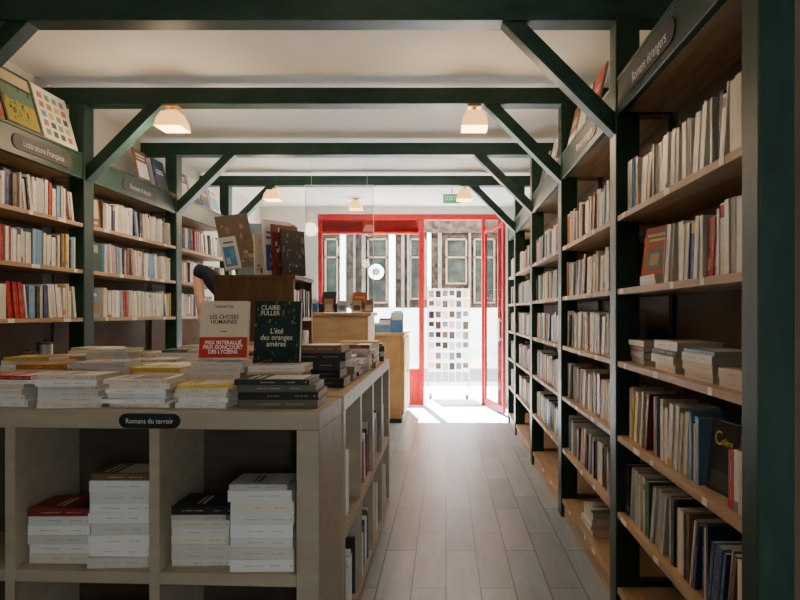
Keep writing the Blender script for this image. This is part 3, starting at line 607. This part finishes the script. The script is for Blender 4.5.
for s in (-1,1):
    h=add((s*.09,0,.9),.1,0); k=add((s*.1,.015,.5),.072,h); add((s*.1,-.01,.1),.058,k)
skin('trousers',vs,E,rad,M['jean'],pr)
vs=[(0,-.03,1.57),(0,-.025,1.65),(0,-.005,1.71),(0,.005,1.755)]; rad=[(.06,.045),(.084,.08),(.088,.1),(.055,.07)]; E=[(0,1),(1,2),(2,3)]
skin('hair',vs,E,rad,M['hair'],pr)
for s in (-1,1):
    bm=nb(); bmesh.ops.create_uvsphere(bm,u_segments=10,v_segments=8,radius=.011); bmesh.ops.translate(bm,verts=bm.verts,vec=(s*.03,.103,1.662)); obj('eye',bm,M['white'],pr,False)
bm=nb(); box(bm,-.024,.024,.10,.112,1.590,1.598); obj('mouth',bm,M['red'],pr,False,.003)
for s in (-1,1): 
    bm=nb(); lathe(bm,[(.04,0),(.05,.01),(.048,.05),(.03,.09)],14,s*.11,.05); bmesh.ops.scale(bm,verts=bm.verts,vec=(1,2.2,1),space=Matrix.Translation((-s*.11,-.05,0))); obj('shoe',bm,M['plastic'],pr,False)
# ------------------------------------------------------------------ the street
struct(B('pavement',(-14,14,YD+.06,11.6,-.12,-.01),M['pave'])); struct(B('street',(-14,14,11.6,15.4,-.2,-.1),M['street']))
fc=thing('building','dark brown stone building with white pilasters and dark windows across the street','building',(0,15.6,0))
B('wall',(-12,12,15.7,16.2,-.2,8),M['stone'],fc); B('plinth',(-12,12,15.6,15.7,-.2,1.45),M['plinth'],fc); B('sign_band',(-12,12,15.6,15.7,3.40,3.75),M['stone'],fc)  # plinth is an added bright surface for the blown-out street level
for x,hw,mk in ((-4.2,.06,'greytrim'),(-3.28,.05,'greytrim'),(-2.68,.07,'pilaster'),(-2.38,.03,'greytrim'),(-2.14,.05,'greytrim'),(-1.40,.08,'pilaster'),(-1.12,.04,'greytrim'),(-.98,.03,'greytrim'),(-.44,.05,'pilaster'),(-.16,.05,'greytrim'),(.62,.03,'greytrim'),(1.4,.06,'greytrim')): B('pilaster',(x-hw,x+hw,15.56,15.7,1.45,3.40),M[mk],fc,bevel=.01)
for xa_,xb_,za_ in ((-4.05,-3.43,1.6),(-3.13,-2.84,1.6),(-2.02,-1.55,1.6),(-.92,-.54,1.7),(.02,.52,2.1),(.75,1.25,1.6)):
    wn=B('window',(xa_,xb_,15.67,15.7,za_,3.25),M['dkglass'],fc)
    bm=nb()
    for a_,b__ in ((xa_-.03,xa_+.015),(xb_-.015,xb_+.03)): box(bm,a_,b__,15.62,15.668,za_,3.25)
    for zq in (za_-.03,2.75,3.22): box(bm,xa_-.03,xb_+.03,15.62,15.668,zq,zq+.04)
    obj('window_frame',bm,M['oak'],wn)
sg=thing('round_sign','white round sign on the building across the street','sign',(-1.80,15.45,2.38)); bm=nb()
prism(bm,[(.20*math.cos(2*PI*k/28),.20*math.sin(2*PI*k/28)) for k in range(28)],'y',0,.04); obj('disc',bm,M['pilaster'],sg,False)
bm=nb(); prism(bm,[(.10*math.cos(2*PI*k/20),.10*math.sin(2*PI*k/20)) for k in range(20)],'y',-.004,-.0005); obj('emblem',bm,M['greytrim'],sg,False)
bm=nb(); box(bm,-.02,.02,.04,.12,-.02,.02); obj('bracket',bm,M['steel'],sg,False)
def rack(x,y,label,nx,nz,seed,where):
    PW,PH=.108,.163
    rk=thing('postcard_rack',label,'rack',(x,y,-.01)); hw=nx*PW/2; zt_=.42+nz*PH
    bm=nb()
    for i in range(nx+1): xx=-hw+i*PW; box(bm,xx-.005,xx+.005,-.01,.01,.06,zt_)
    for k in range(nz+1): box(bm,-hw,hw,-.035,.02,.40+k*PH,.408+k*PH)
    obj('frame',bm,M['pilaster'],rk,False)
    for i in (0,nx): xx=-hw+i*PW; B('side_bar',(xx-.012,xx+.012,.01,.03,.02,zt_+.02),M['greytrim'],rk,False)
    for s in (-hw+.04,hw-.04): B('foot',(s-.02,s+.02,-.25,.25,0,.06),M['greytrim'],rk,False)
    rng=random.Random(seed)
    for i in range(nx):
        for j in range(nz):
            bm=nb(); box(bm,-.048,.048,-.001,.001,0,.142,(.86,.86,.85)); k=rng.choice([rng.uniform(.01,.05),rng.uniform(.04,.15),rng.uniform(.2,.7)]); tint=rng.choice([(1,1,1),(.6,.8,1),(.5,.7,1),(1,.75,.45),(.65,1,.65),(1,.55,.5)])
            za=rng.uniform(.008,.06); quad(bm,[(-.042,-.0015,za),(.042,-.0015,za),(.042,-.0015,.135),(-.042,-.0015,.135)],tuple(k*q for q in tint))
            o=obj('postcard',bm,M['card']); o.location=(x-hw+PW/2+i*PW,y-.022,.3985+j*PH); o.rotation_euler=(-.06,0,0); tag(o,'pale postcard held in the white rack '+where,'postcard','postcards in the rack '+where)
rack(.04,9.5,'dense white postcard rack outside the open door',6,8,5,'outside the open door')
# ------------------------------------------------------------------ light
sun=bpy.data.lights.new('sun','SUN'); sun.energy=250; sun.angle=.01; sun.color=(1,.99,.97)
so=bpy.data.objects.new('sun',sun); COL.objects.link(so); so.rotation_euler=(math.radians(-31),math.radians(-8),0)
wd=bpy.data.worlds.new('world'); S.world=wd; wd.use_nodes=True; bg=wd.node_tree.nodes['Background']; bg.inputs[0].default_value=(.88,.95,1,1); bg.inputs[1].default_value=22
# ------------------------------------------------------------------ camera
cam=bpy.data.cameras.new('camera'); co=bpy.data.objects.new('camera',cam); COL.objects.link(co)
co.location=(0,0,EYE); co.rotation_euler=(PI/2,0,0); cam.lens=27; cam.sensor_width=36; cam.shift_x=-46/800; cam.shift_y=13/800; cam.clip_start=.05
S.camera=co
